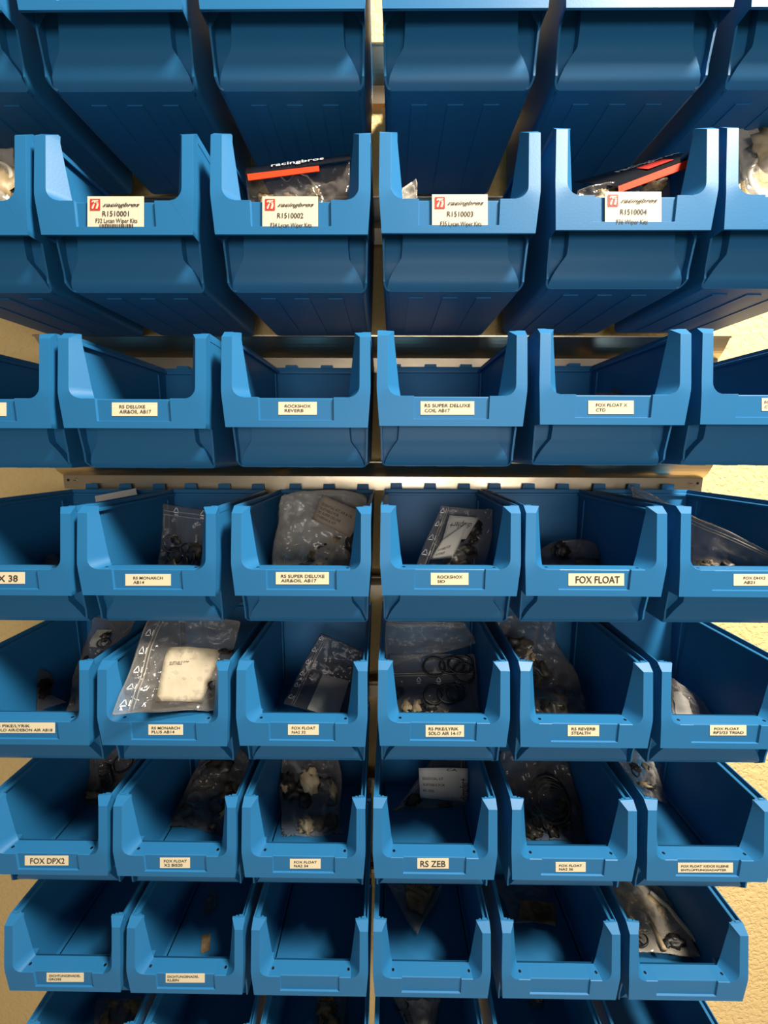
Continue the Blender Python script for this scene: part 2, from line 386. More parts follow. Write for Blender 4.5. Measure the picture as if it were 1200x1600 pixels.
# label strips: row, col, pixel box of the sticker, then (text, x0, x1, y0, y1) with fractions of the sticker (y down)
STRIPS = [
 (3,0,(-60,629,10,650),[]),
 (3,1,(175,629,246,650),[('RS DELUXE',.17,.74,.18,.42),('AIR&OIL AB17',.17,.87,.54,.80)]),
 (3,2,(435,628,495,648),[('ROCKSHOX',.17,.85,.20,.43),('REVERB',.17,.66,.55,.78)]),
 (3,3,(657,627,741,648),[('RS SUPER DELUXE',.08,.93,.18,.43),('COIL AB17',.08,.55,.55,.80)]),
 (3,4,(919,626,990,647),[('FOX FLOAT X',.17,.86,.20,.44),('CTD',.17,.38,.57,.80)]),
 (3,5,(1190,622,1262,642),[('FOX FLOAT',.06,.6,.20,.44),('CTD',.06,.26,.57,.80)]),
 (4,0,(-36,894,39,912),[('FOX 38',.19,.86,.25,.80)]),
 (4,1,(196,897,267,915),[('RS MONARCH',.18,.83,.20,.44),('AB14',.18,.42,.57,.82)]),
 (4,2,(431,894,514,913),[('RS SUPER DELUXE',.10,.92,.18,.44),('AIR&OIL AB17',.10,.77,.56,.80)]),
 (4,3,(673,895,732,914),[('ROCKSHOX',.18,.84,.20,.44),('SID',.18,.38,.57,.80)]),
 (4,4,(888,896,975,915),[('FOX FLOAT',.13,.92,.20,.78)]),
 (4,5,(1146,897,1208,915),[('FOX DHX2',.25,.80,.20,.44),('AB21',.25,.53,.57,.82)]),
 (5,0,(-24,1129,86,1145),[('RS PIKE/LYRIK',.15,.65,.16,.42),('SOLO AIR/DEBON AIR AB18',.15,.97,.56,.82)]),
 (5,1,(232,1132,286,1148),[('RS MONARCH',.10,.92,.18,.44),('PLUS AB14',.10,.76,.56,.82)]),
 (5,2,(450,1132,498,1148),[('FOX FLOAT',.13,.90,.18,.44),('NA2 32',.13,.58,.58,.84)]),
 (5,3,(665,1133,725,1151),[('RS PIKE/LYRIK',.08,.86,.16,.42),('SOLO AIR 14-17',.08,.93,.54,.82)]),
 (5,4,(887,1133,936,1150),[('RS REVERB',.12,.88,.18,.44),('STEALTH',.12,.72,.56,.82)]),
 (5,5,(1109,1133,1166,1149),[('FOX FLOAT',.12,.80,.20,.44),('RP2/23 TRIAD',.10,.92,.56,.82)]),
 (6,0,(39,1337,107,1352),[('FOX DPX2',.13,.92,.22,.78)]),
 (6,1,(250,1340,297,1356),[('FOX FLOAT',.14,.90,.18,.42),('X2 BIS20',.14,.76,.56,.82)]),
 (6,2,(453,1342,501,1357),[('FOX FLOAT',.14,.88,.18,.42),('NA2 34',.14,.60,.56,.82)]),
 (6,3,(652,1341,701,1357),[('RS ZEB',.10,.90,.20,.80)]),
 (6,4,(868,1347,915,1362),[('FOX FLOAT',.12,.88,.20,.44),('NA2 36',.12,.58,.56,.82)]),
 (6,5,(1059,1348,1145,1363),[('FOX FLOAT X/DOS KLEINE',.06,.92,.20,.44),('ENTLÜFTUNGSADAPTER',.06,.88,.56,.82)]),
 (7,0,(73,1520,131,1534),[('DICHTUNGSNADEL',.08,.92,.16,.40),('GROSS',.06,.40,.54,.78)]),
 (7,1,(259,1521,320,1535),[('DICHTUNGSNADEL',.05,.85,.18,.42),('KLEIN',.05,.34,.56,.82)]),
]
LOOK = {  # what sets each bin apart
 (1,0):'blue plastic bin cut off at the top left corner of the array',(1,1):'blue plastic bin above the one marked R1510001',(1,2):'blue plastic bin above the one marked R1510002',
 (1,3):'blue plastic bin above the one marked R1510003',(1,4):'blue plastic bin above the one marked R1510004',(1,5):'blue plastic bin cut off at the top right corner of the array',
 (2,0):'blue plastic bin cut by the left edge, holding a pale bag, left of R1510001',
 (2,1):'empty-looking blue bin with paper label R1510001 and a barcode',(2,2):'blue bin with paper label R1510002 holding a black and red carded bag',
 (2,3):'blue bin with paper label R1510003 and a plastic tip at its left',(2,4):'blue bin with paper label R1510004 under a tilted black and red card',
 (2,5):'blue plastic bin cut by the right edge beside the R1510004 bin',
 (3,0):'blue bin cut by the left edge, left of the RS DELUXE bin',
 (3,1):'empty blue bin with the strip RS DELUXE AIR&OIL AB17',(3,2):'empty blue bin with the strip ROCKSHOX REVERB',(3,3):'empty blue bin with the strip RS SUPER DELUXE COIL AB17',
 (3,4):'blue bin with the strip FOX FLOAT X CTD',(3,5):'blue bin cut by the right edge, right of the FOX FLOAT X CTD bin',
 (4,0):'blue bin cut by the left edge with large print ending in 38',(4,1):'blue bin with the strip RS MONARCH AB14',(4,2):'blue bin with the strip RS SUPER DELUXE AIR&OIL AB17, full of a clear bag',
 (4,3):'blue bin with the strip ROCKSHOX SID',(4,4):'blue bin with the large print FOX FLOAT on one line',(4,5):'blue bin with the strip FOX DHX2 AB21',
 (5,0):'blue bin with the long strip RS PIKE/LYRIK SOLO AIR/DEBON AIR AB18',(5,1):'blue bin with the strip RS MONARCH PLUS AB14 and a bag spilling over its lip',(5,2):'blue bin with the strip FOX FLOAT NA2 32',
 (5,3):'blue bin with the strip RS PIKE/LYRIK SOLO AIR 14-17',(5,4):'blue bin with the strip RS REVERB STEALTH',(5,5):'blue bin with the strip FOX FLOAT RP2/23 TRIAD',
 (6,0):'blue bin with the large print FOX DPX2',(6,1):'blue bin with the strip FOX FLOAT X2, right of FOX DPX2',(6,2):'blue bin with the strip FOX FLOAT NA2 34',
 (6,3):'blue bin with the large print RS ZEB',(6,4):'blue bin with the strip FOX FLOAT NA2 36',(6,5):'blue bin with the long strip ending ENTLÜFTUNGSADAPTER',
 (7,0):'empty blue bin with a small strip at the left end of the seventh row',(7,1):'blue bin with a small strip and paper scraps inside, directly below FOX FLOAT X2',(7,2):'empty blue bin without any label strip, directly below FOX FLOAT NA2 34',
 (7,3):'blue bin without label holding a small printed packet, below RS ZEB',(7,4):'blue bin without label holding a grey-tagged dark bag, below FOX FLOAT NA2 36',(7,5):'blue bin without label full of a bag of tan tubes, at the right end',
 (8,0):'blue bin at the left end of the lowest row',(8,1):'blue bin in the lowest row below the one with paper scraps',(8,2):'blue bin in the lowest row, third from the left, with brown parts at its back',
 (8,3):'blue bin in the lowest row holding a crumpled bag, left of two nearly empty ones',(8,4):'blue bin in the lowest row below the dark bag with a grey tag',(8,5):'blue bin at the right end of the lowest row',
}
BIN = {}
def bin_pos(r, c):
    jx = JX.get((r, c), 0); jz = JZ.get(r, (0,)*6)[c]
    return Vector(((c-2.5)*PW + CX + jx, D, lip_z(r) - .05 + jz))
for r in range(1, 9):
    for c in range(6):
        root = bpy.data.objects.new('storage_bin', None); C.objects.link(root); root.location = bin_pos(r, c)
        tag(root, LOOK[(r, c)], 'storage bin', 'blue storage bins hung in rows on the wall rails')
        new_obj('body', ME_BODY, root); fr = new_obj('front_frame', ME_FRAME, root); new_obj('hook_flange', ME_HOOK, root)
        if r >= 4: new_obj('drain_hole_shade', ME_HOLE_SHADE, fr)
        BIN[(r, c)] = root
def sticker(r, c, name, pb, m, y=.0022, tk=.0003):
    root = BIN[(r, c)]; p0 = root.location
    x0, y0, x1, y1 = pb; A = at(x0, y0, Y=D+y) - p0; B = at(x1, y0, Y=D+y) - p0; Cc = at(x1, y1, Y=D+y) - p0; Dd = at(x0, y1, Y=D+y) - p0
    bm = bmesh.new(); f = [Vector((p.x, y-tk, p.z)) for p in (Dd, Cc, B, A)]
    poly_prism(bm, f, [v+Vector((0, tk, 0)) for v in f])
    o = bm_obj(name, bm, m, root)
    fn = lambda u, v: Vector((0, -.0004, 0)) + (f[3]*(1-u)+f[2]*u)*(1-v) + (f[0]*(1-u)+f[1]*u)*v      # u right, v down
    return o, fn
for r, c, pb, lines in STRIPS:
    o, fn = sticker(r, c, 'label_strip', pb, 'label')
    if lines:
        bm = bmesh.new()
        for t, x0, x1, y0, y1 in lines: add_text(bm, t, lambda x, y: fn(x0+(x1-x0)*x, y1+(y0-y1)*y))
        bm_obj('lettering', bm, 'ink', o)
PAPERS = {1:(137,307,225,357), 2:(410,307,497,357), 3:(675,304,762,355), 4:(945,300,1033,352)}
for c, pb in PAPERS.items():
    o, fn = sticker(2, c, 'paper_label', pb, 'white_label', y=.0005, tk=.0004)
    _, num, kit = WORDS[(2, c)]
    sh = {1: -.06}.get(c, 0)
    bm = bmesh.new(); bm2 = bmesh.new()
    q = [fn(.05, .09), fn(.23, .09), fn(.23, .44), fn(.05, .44)]; bm.faces.new([bm.verts.new(v) for v in q])
    lg = bm_obj('logo', bm, 'red', o)
    bm = bmesh.new(); e = Vector((0, -.0003, 0))
    for poly in ([(.075,.20),(.10,.13),(.205,.13),(.19,.18),(.155,.18),(.145,.22),(.12,.22),(.13,.18),(.11,.18),(.10,.20)],
                 [(.085,.34),(.115,.24),(.14,.24),(.11,.40),(.085,.40)], [(.15,.40),(.175,.24),(.205,.24),(.205,.30),(.185,.40)], [(.16,.20),(.205,.20),(.20,.23),(.155,.23)]):
        bm.faces.new([bm.verts.new(fn(u, v)+e) for u, v in poly])
    bm_obj('logo_mark', bm, 'white_label', lg)
    bm = bmesh.new()
    add_text(bm, 'racingbros', lambda x, y: fn(.28+.62*x+.05*y, .325+(.20-.325)*y))
    bm.faces.new([bm.verts.new(fn(u, v)) for u, v in ((.27,.305),(.93,.255),(.93,.268),(.27,.318))])
    bm_obj('brand_lettering', bm, 'ink', o)
    bm = bmesh.new()
    add_text(bm, num, lambda x, y: fn(.27+.47*x, .68+sh+(.52-.68)*y)); 
    add_text(bm, kit, lambda x, y: fn((.15 if c != 4 else .2)+(.74 if c != 4 else .56)*x, (.965 if c > 1 else .83)+(-.135)*y))
    bm_obj('lettering', bm, 'ink', o)
    if c == 1:
        bm = bmesh.new(); rnd = random.Random(4); u = .22
        while u < .80:
            wd = rnd.choice((.008, .014, .02)); bm.faces.new([bm.verts.new(fn(a, b)) for a, b in ((u, .87), (u+wd, .87), (u+wd, .985), (u, .985))]); u += wd+rnd.choice((.007, .012))
        bm_obj('barcode', bm, 'ink', o)

# ------------------------------------------------------------------ plastic bags and what is in them
def P3(p):
    """(px, py, Y) or (px, py, None, Z)"""
    return at(p[0], p[1], Y=p[2]) if p[2] is not None else at(p[0], p[1], Z=p[3])
CUR = [None]
def inside(p):
    """keep a point within the walls of the bin the bag lies in"""
    if CUR[0] is None: return p
    b = BIN[CUR[0]].location; q = p - b
    if q.y < -.002: return p
    if q.y > .026:
        q.y = min(q.y, .2150 + .018*q.z/RIM if q.z < .17 else q.y)
        q.z = max(q.z, .0035)
        if q.z < .170: h = hw(max(q.z, .008), q.y)-.0045 - (.006 if q.z > .15 else 0); q.x = max(-h, min(h, q.x))
    elif q.z < .160:
        q.z = max(q.z, .0885); h = .0625 + .009*min(1, (q.z-.085)/.075); q.x = max(-h, min(h, q.x))
    return b + q
class Bag:
    dome = 0
    def __init__(s, quad, bulge=.010, crump=.004, seed=1, freq=22, n=46, m=46):
        s.q = [P3(p) for p in quad]; s.b = bulge; s.c = crump; s.seed = seed; s.fr = freq; s.n = n; s.m = m
        a = (s.q[1]-s.q[0]) + (s.q[2]-s.q[3]); d = (s.q[3]-s.q[0]) + (s.q[2]-s.q[1])
        s.ua = a.normalized(); s.va = d.normalized(); nn = a.cross(d).normalized()
        if nn.dot(CAM-s.q[0]) < 0: nn = -nn
        s.nn = nn; s.wd = a.length/2; s.ht = d.length/2
    def base(s, u, v): return (s.q[0]*(1-u)+s.q[1]*u)*(1-v) + (s.q[3]*(1-u)+s.q[2]*u)*v + s.va*(s.dome*abs(2*u-1)**2.6*(1-v))
    def pt(s, u, v, side=1, off=0):
        p = s.base(u, v); o = Vector((s.seed*3.7, s.seed*1.3, side*2.1))
        pil = max(0, 16*u*(1-u)*v*(1-v))**.55
        w1 = noise.noise(p*s.fr+o); w2 = abs(noise.noise(p*s.fr*2.1+o*2)); w3 = abs(noise.noise(p*s.fr*4.7+o*3))
        cr = (w1*.9 - w2*1.1 - w3*.45)*s.c
        edge = min(1, 6*min(u, 1-u, v, 1-v)+.25)
        wob = Vector((noise.noise(p*14+o*.5), noise.noise(p*14+o*.7+Vector((5, 1, 2))), noise.noise(p*14+o*.9)))*s.c*1.4
        vd = noise.voronoi(p*52+o)[0][0]; vd2 = noise.voronoi(p*120+o)[0][0]
        cr += (.35-vd)*s.c*1.5 + (.3-vd2)*s.c*.55
        q = inside(p + s.nn*(side*s.b*pil*(.8+.5*w1) + cr*edge*(1 if side > 0 else .7)) + wob)
        return q + s.nn*off
def make_bag(label, quad, m='film', bulge=.010, crump=.004, seed=1, zipv=None, zipu=None, marks=None, group='clear plastic bags in the bins', name='plastic_bag', cat='plastic bag', freq=22, dome=0):
    B = Bag(quad, bulge, crump, seed, freq); B.dome = dome
    bm = bmesh.new(); n, k = B.n, B.m
    F = [[bm.verts.new(B.pt(i/n, j/k, 1)) for j in range(k+1)] for i in range(n+1)]
    G = [[(F[i][j] if i in (0, n) or j in (0, k) else bm.verts.new(B.pt(i/n, j/k, -1))) for j in range(k+1)] for i in range(n+1)]
    for i in range(n):
        for j in range(k):
            bm.faces.new((F[i][j], F[i+1][j], F[i+1][j+1], F[i][j+1])); 
            try: bm.faces.new((G[i][j], G[i][j+1], G[i+1][j+1], G[i+1][j]))
            except ValueError: pass
    bm.normal_update()
    me = bpy.data.meshes.new(name); bm.to_mesh(me); bm.free()
    for p in me.polygons: p.use_smooth = True
    o = new_obj(name, me, None, m); tag(o, label, cat, group)
    if zipv is not None or zipu is not None:               # press-seal strip: two thin ridges
        for d in (0, .035):
            bm = bmesh.new()
            if zipv is not None: tube_bm(bm, [B.pt(.02+.96*t/20, zipv+d, 1, .0006) for t in range(21)], .0007, 6)
            else: tube_bm(bm, [B.pt(zipu+d, .02+.96*t/20, 1, .0006) for t in range(21)], .0007, 6)
            bm_obj('zip_seal', bm, 'milky', o, True)
    if marks:                                              # printed recycling triangles in a row
        u0, v0, u1, v1, cnt, sz = marks; bm = bmesh.new()
        for i in range(cnt):
            t = i/max(1, cnt-1); u = u0+(u1-u0)*t; v = v0+(v1-v0)*t; su, sv = sz/B.wd, sz/B.ht*(1.25 if zipu is not None else 1)
            tri = [(0, -.6), (.55, .4), (-.55, .4)]
            for a in range(3):
                p, q = tri[a], tri[(a+1) % 3]; pi, qi = [(x*.66, y*.66) for x, y in (p, q)]
                g = .12
                def lp(A, B_, t_): return (A[0]+(B_[0]-A[0])*t_, A[1]+(B_[1]-A[1])*t_)
                vs = [lp(p, q, g), lp(p, q, 1-g), lp(pi, qi, 1-g), lp(pi, qi, g)]
                bm.faces.new([bm.verts.new(B.pt(u+x*su, v+y*sv, 1, .0009)) for x, y in vs])
            bm.faces.new([bm.verts.new(B.pt(u+x*su, v+y*sv, 1, .0009)) for x, y in (((-.35, .62), (.35, .62), (.35, .74), (-.35, .74)) if zipu is None else ((.66, -.3), (.78, -.3), (.78, .4), (.66, .4)))])
        bm_obj('recycling_marks', bm, 'mark', o)
    return o, B
def paper(o, B, u0, v0, u1, v1, lines=(), skew=0, off=.0012, m='paper', label=None, name='paper_insert', vert=()):
    bm = bmesh.new(); n = 8
    G = [[bm.verts.new(B.pt(u0+(u1-u0)*i/n+skew*j/n, v0+(v1-v0)*j/n, 1, off)) for j in range(n+1)] for i in range(n+1)]
    for i in range(n):
        for j in range(n): bm.faces.new((G[i][j], G[i+1][j], G[i+1][j+1], G[i][j+1]))
    r = bmesh.ops.solidify(bm, geom=bm.faces[:], thickness=.0002)
    p = bm_obj(name, bm, m, o, True)
    if label: p['label'] = label
    if lines:
        bm = bmesh.new()
        for t, a, b, c, d in lines:
            def fn(x, y):
                uu, vv = a+(b-a)*x, d+(c-d)*y
                return B.pt(u0+(u1-u0)*uu+skew*vv, v0+(v1-v0)*vv, 1, off+.0005)
            add_text(bm, t, fn)
        for t, a, b, c, d in vert:                         # text turned on its side, reading upwards
            def fn(x, y):
                uu, vv = b+(a-b)*y, d+(c-d)*x
                return B.pt(u0+(u1-u0)*uu+skew*vv, v0+(v1-v0)*vv, 1, off+.0005)
            add_text(bm, t, fn)
        bm_obj('lettering', bm, 'ink', p)
    return p
def ring(o, B, u, v, rad, tk=.0016, m='rubber', tilt=0, off=0, name='o_ring', sq=1):
    c = B.base(u, v)+B.nn*off; rn = random.Random(int(u*999+v*77)); a = (B.ua+B.nn*tilt).normalized(); b = B.va*sq
    bm = bmesh.new(); tube_bm(bm, [c + rad*(math.cos(t*math.pi/14)*a + math.sin(t*math.pi/14)*b) for t in range(28)], tk, 8, True)
    return bm_obj(name, bm, m, o, True)
def lump(o, B, u, v, rx, ry, rz, m='foam', seed=1, name='seal', off=0):
    bm = bmesh.new(); bmesh.ops.create_icosphere(bm, subdivisions=3, radius=1); c = B.base(u, v)+B.nn*off
    for vt in bm.verts:
        p = vt.co.copy(); k = 1+.55*noise.noise(p*1.3+Vector((seed, 0, seed*2)))+.5*noise.noise(p*3.1+Vector((seed*5, 0, 0)))-.35*abs(noise.noise(p*5+Vector((seed*5, 3, 0))))
        vt.co = inside(c + (B.ua*p.x*rx + B.va*p.y*ry + B.nn*p.z*rz)*k)
    return bm_obj(name, bm, m, o, True)
def spill(o, B, box_, n, m, size, seed, name='seal', flat=.5, off=0):
    rn = random.Random(seed); u0, v0, u1, v1 = box_
    for i in range(n):
        s = size*rn.uniform(.6, 1.3)
        u, v = rn.uniform(u0, u1), rn.uniform(v0, v1)
        if m == 'foam' and i % 3 == 1: ring(o, B, u, v, s*.8, .0016, tilt=rn.uniform(-.8, .8), off=off+.002, name='seal_ring', sq=rn.uniform(.5, 1))
        else: lump(o, B, u, v, s*rn.uniform(.7, 1.4), s*rn.uniform(.5, 1.1), s*flat, m, seed*10+i, name, off)

# ---- second row
def zb(r): return lip_z(r)-.05
CUR[0] = (2, 0)
o, B = make_bag('pale bag at the left edge of the photo in the second row of bins', [(-60,228,.58),(20,226,.58),(14,420,.56),(-60,420,.56)], 'milky', .012, .005, 3)
lump(o, B, .6, .3, .03, .03, .008, 'tan', 3, 'wooden_part'); ring(o, B, .75, .25, .016, .003, 'cream', name='cream_ring')
CUR[0] = (2, 5)
o, B = make_bag('clear bag with a cream ring at the right edge of the second row', [(1157,195,.59),(1240,180,.59),(1240,360,.56),(1168,360,.56)], 'milky', .012, .004, 5)
lump(o, B, .7, .25, .035, .03, .009, 'tan', 5, 'tan_part'); ring(o, B, .58, .52, .030, .004, 'cream', name='cream_ring')
def card_pack(label, card, stripe, bag, seed, text):
    root, B = make_bag(label, bag, 'smoky', .008, .005, seed, group='black and red carded bags', name='carded_bag', cat='carded bag', freq=30)
    spill(root, B, (.1, .15, .9, .6), 9, 'brown', .012, seed, 'wiper_seal', .35)
    def plate(nm, q, m, tk):
        P = [P3(p) for p in q]; nn = (P[1]-P[0]).cross(P[2]-P[1]).normalized()
        if nn.dot(CAM-P[0]) > 0: nn = -nn
        bm = bmesh.new(); poly_prism(bm, P, [p+nn*tk for p in P]); return bm_obj(nm, bm, m, root), P, nn
    c, P, nn = plate('header_card', card, 'black_card', .0006)
    plate('red_stripe', stripe, 'orange', .0008)
    bm = bmesh.new(); fn = lambda x, y: (P[0]*(1-x)+P[1]*x)*y + (P[3]*(1-x)+P[2]*x)*(1-y) - nn*.0022
    for t, x0, x1, y0, y1 in text: add_text(bm, t, lambda x, y: fn(x0+(x1-x0)*x, y0+(y1-y0)*y))
    bm_obj('card_lettering', bm, 'mark', c)
    return root, P, nn, fn, c
CUR[0] = (2, 2)
card_pack('black and red carded bag level in the R1510002 bin', [(385,262,.575),(547,241,.575),(548,249,.550),(383,273,.550)], [(386,272,.5495),(498,259,.5495),(499,267,.545),(388,282,.545)],
          [(383,276,.560),(548,250,.560),(544,380,.548),(395,380,.548)], 7, [('racingbros', .25, .75, .3, .75)])
CUR[0] = (2, 4)
root, P, nn, fn, c = card_pack('tilted black and red carded bag rising to the right in the R1510004 bin', [(897,284,.60),(1050,241,.60),(1106,236,.552),(966,291,.548)], [(966,291,.5475),(1106,238,.5515),(1100,253,.548),(967,301,.544)],
          [(900,297,.562),(1052,262,.562),(1050,380,.553),(905,380,.553)], 9, [('racingbros', .30, .95, .62, .80)])
bm = bmesh.new(); bm.faces.new([bm.verts.new(fn(x, y)) for x, y in ((.42, .18), (.70, .18), (.72, .52), (.44, .52))]); bm_obj('card_logo', bm, 'red', c)
CUR[0] = (2, 3)
make_bag('tiny clear plastic tip poking up at the left of the R1510003 bin', [(628,292,.555),(651,279,.555),(656,370,.545),(618,370,.545)], 'milky', .004, .004, 11)
# ---- third row
CUR[0] = (3, 4)
o, B = make_bag('flat clear bag just visible over the lip of the FOX FLOAT X CTD bin', [(930,612,.66),(1008,607,.66),(1015,640,.58),(940,640,.58)], 'smoky', .006, .003, 12)
# ---- fourth row
CUR[0] = (4, 0)
o, B = make_bag('dark bag low in the bin with large print ending in 38', [(40,872,.66),(88,858,.66),(95,980,.60),(20,980,.60)], 'smoky', .010, .005, 13, dome=.02)
spill(o, B, (.2, .1, .8, .6), 5, 'foam', .012, 13)
bm = bmesh.new(); q = [at(148,775,Y=.712), at(212,763,Y=.725), at(215,776,Y=.712), at(150,786,Y=.700)]
poly_prism(bm, q, [p-Vector((0, 0, .0008)) for p in q]); 
o = bm_obj('paper_slip', bm, 'paper'); tag(o, 'white folded paper slip leaning behind the black bag of the RS MONARCH AB14 bin', 'paper')
CUR[0] = (4, 1)
o, B = make_bag('dark clear bag with recycling marks standing in the RS MONARCH AB14 bin', [(252,785,.64),(335,800,.63),(335,960,.60),(238,960,.61)], 'smoky', .009, .005, 15, zipv=.05, marks=(.28, .035, .8, .035, 2, .010))
spill(o, B, (.25, .3, .85, .7), 10, 'foam', .013, 15); [ring(o, B, .3+.15*i, .46+.05*(i % 2), .012, .0017, tilt=.4*i) for i in range(4)]
CUR[0] = (4, 2)
o, B = make_bag('large crumpled clear bag with instruction slip filling the RS SUPER DELUXE AIR&OIL bin', [(440,757,.665),(588,770,.66),(560,985,.59),(415,985,.59)], 'milky', .016, .008, 16, dome=.02)
spill(o, B, (.25, .25, .85, .75), 7, 'foam', .018, 16); spill(o, B, (.3, .35, .8, .6), 4, 'brown', .010, 17)
B2 = Bag([(504,773,.628),(571,803,.622),(547,840,.612),(487,811,.618)], .001, .0006, 16)
paper(o, B2, 0, 0, 1, 1, [('ESSENTIAL KIT, AIR & OIL', .08, .80, .26, .36), ('SUITABLE FOR', .08, .52, .42, .52), ('RS SUPER DELUXE', .08, .62, .58, .68), ('OVERHAUL KIT', .08, .55, .74, .84)], off=.001, label='printed grey instruction slip', m='slip')
CUR[0] = (4, 3)
o, B = make_bag('clear zip bag with a folded white slip and printed triangles in the ROCKSHOX SID bin', [(690,789,.62),(778,798,.62),(745,960,.59),(622,955,.59)], 'film', .010, .005, 18, zipu=.10, marks=(.05, .05, .05, .72, 6, .0085))
spill(o, B, (.35, .1, .9, .7), 9, 'foam', .013, 18)
B2 = Bag([(702,805,.606),(748,809,.606),(728,842,.602),(691,844,.602)], .001, .0006, 18)
paper(o, B2, 0, 0, 1, 1, [('dimpfer+', .88, .12, .52, .26)], off=.001)
B2 = Bag([(691,843,.598),(731,816,.600),(709,871,.594),(671,874,.592)], .002, .0008, 19)
paper(o, B2, 0, 0, 1, 1, [('SUITABLE FOR', .12, .62, .52, .62), ('ROCKSHOX', .12, .50, .72, .82)], off=.001)
CUR[0] = (4, 4)
o, B = make_bag('low crumpled clear bag lying in the large-print FOX FLOAT bin', [(838,838,.66),(955,840,.66),(975,985,.60),(820,985,.60)], 'smoky', .016, .006, 19, dome=.035)
spill(o, B, (.2, .1, .8, .6), 7, 'foam', .016, 19)
CUR[0] = (4, 5)
o, B = make_bag('large clear bag sloping out of the FOX DHX2 AB21 bin at the right edge', [(985,757,.735),(1215,868,.545),(1215,960,.560),(1010,960,.60)], 'film', .012, .004, 20, zipv=.06)
spill(o, B, (.2, .45, .7, .75), 8, 'foam', .014, 20); spill(o, B, (.35, .4, .6, .6), 2, 'brown', .012, 21)
# ---- fifth row
CUR[0] = (5, 0)
o, B = make_bag('pointed dark clear bag at the left edge over RS PIKE/LYRIK SOLO AIR/DEBON AIR', [(-5,1045,.62),(30,1052,.64),(105,1100,.63),(30,1120,.60)], 'smoky', .010, .005, 22)
spill(o, B, (.4, .3, .8, .7), 4, 'foam', .012, 22)
CUR[0] = (5, 0)
o, B = make_bag('crumpled grey clear bag at the right of the long-strip DEBON AIR bin', [(142,964,.69),(215,962,.67),(140,1125,.61),(98,1118,.61)], 'smoky', .012, .006, 23)
spill(o, B, (.2, .2, .8, .8), 7, 'foam', .014, 23); paper(o, B, .12, .12, .5, .3, off=.001)
CUR[0] = (5, 1)
o, B = make_bag('big clear zip bag spilling over the lip of the RS MONARCH PLUS AB14 bin', [(236,957,.572),(376,968,.590),(338,1108,.525),(172,1122,.470)], 'film', .012, .005, 24, zipu=.13, marks=(.07, .04, .07, .90, 6, .0085))
paper(o, B, .34, .36, .86, .92, [('SUITABLE FOR', .12, .5, .25, .31)], off=.001, m='white_label')
spill(o, B, (.88, .25, .94, .9), 4, 'foam', .007, 24, off=-.004)
CUR[0] = (5, 2)
o, B = make_bag('clear zip bag with a small white slip leaning in the FOX FLOAT NA2 32 bin', [(502,990,.68),(575,1020,.67),(545,1130,.62),(440,1100,.62)], 'smoky', .007, .003, 25, zipu=.12, marks=(.05, .06, .05, .88, 6, .007))
paper(o, B, .38, .48, .82, .98, off=.001)
CUR[0] = (5, 3)
o, B = make_bag('clear folded bag at the back of the RS PIKE/LYRIK SOLO AIR 14-17 bin', [(600,968,.70),(725,972,.70),(745,1002,.68),(602,1040,.66)], 'film', .008, .005, 26, zipv=.10)
CUR[0] = (5, 3)
o, B = make_bag('clear zip bag of black sealing rings in the RS PIKE/LYRIK SOLO AIR 14-17 bin', [(606,1022,.67),(742,1022,.67),(752,1122,.605),(606,1122,.605)], 'film', .006, .003, 27, zipv=.30, marks=(.36, .40, .78, .44, 3, .009))
for u, v, r_, s_ in ((.52, .22, .019, .8), (.72, .20, .022, .6), (.82, .18, .022, .7), (.85, .32, .018, .9), (.50, .66, .016, .9), (.66, .64, .018, .8), (.74, .62, .014, .9), (.12, .62, .007, .9)):
    ring(o, B, u, v, r_, .0021, sq=s_, off=.006)
spill(o, B, (.2, .8, .7, .95), 5, 'foam', .010, 27)
for i in range(3): lump(o, B, .2+.12*i, .84, .009, .012, .004, 'tan', 40+i, 'tan_part')
CUR[0] = (5, 4)
o, B = make_bag('long crumpled clear bag along the left side of the RS REVERB STEALTH bin', [(772,960,.70),(860,962,.70),(925,1125,.61),(828,1125,.61)], 'smoky', .016, .010, 28, dome=.01)
spill(o, B, (.2, .3, .85, .95), 9, 'foam', .016, 28); spill(o, B, (.25, .05, .6, .45), 3, 'tan', .011, 29, 'tan_part')
CUR[0] = (5, 5)
o, B = make_bag('small clear bag at the left of the FOX FLOAT RP2/23 TRIAD bin', [(1048,1055,.64),(1075,1075,.65),(1125,1120,.62),(1050,1125,.60)], 'film', .006, .004, 30)
paper(o, B, .1, .3, .45, .9, off=.001)
# ---- sixth row
CUR[0] = (6, 0)
o, B = make_bag('clear bag with a coil of black rings at the back of the FOX DPX2 bin', [(118,1165,.71),(222,1165,.70),(165,1268,.665),(85,1235,.68)], 'smoky', .009, .006, 31, dome=.015)
for i in range(5): ring(o, B, .62+.035*i, .42+.04*i, .018, .0018, tilt=.5, sq=.7)
ring(o, B, .85, .25, .018, .0018); lump(o, B, .65, .85, .018, .007, .006, 'tan', 31, 'tan_part')
CUR[0] = (6, 1)
o, B = make_bag('crumpled dark clear bag in the FOX FLOAT X2 bin right of FOX DPX2', [(325,1165,.70),(392,1168,.69),(350,1328,.605),(255,1305,.62)], 'smoky', .018, .010, 32, dome=.02)
spill(o, B, (.15, .2, .85, .9), 10, 'foam', .017, 32); spill(o, B, (.4, .6, .9, .9), 2, 'tan', .008, 33, 'tan_part')
CUR[0] = (6, 2)
o, B = make_bag('bulging clear bag of brown and black parts in the FOX FLOAT NA2 34 bin', [(432,1170,.70),(520,1170,.70),(538,1318,.612),(442,1322,.608)], 'film', .018, .009, 34, dome=.02)
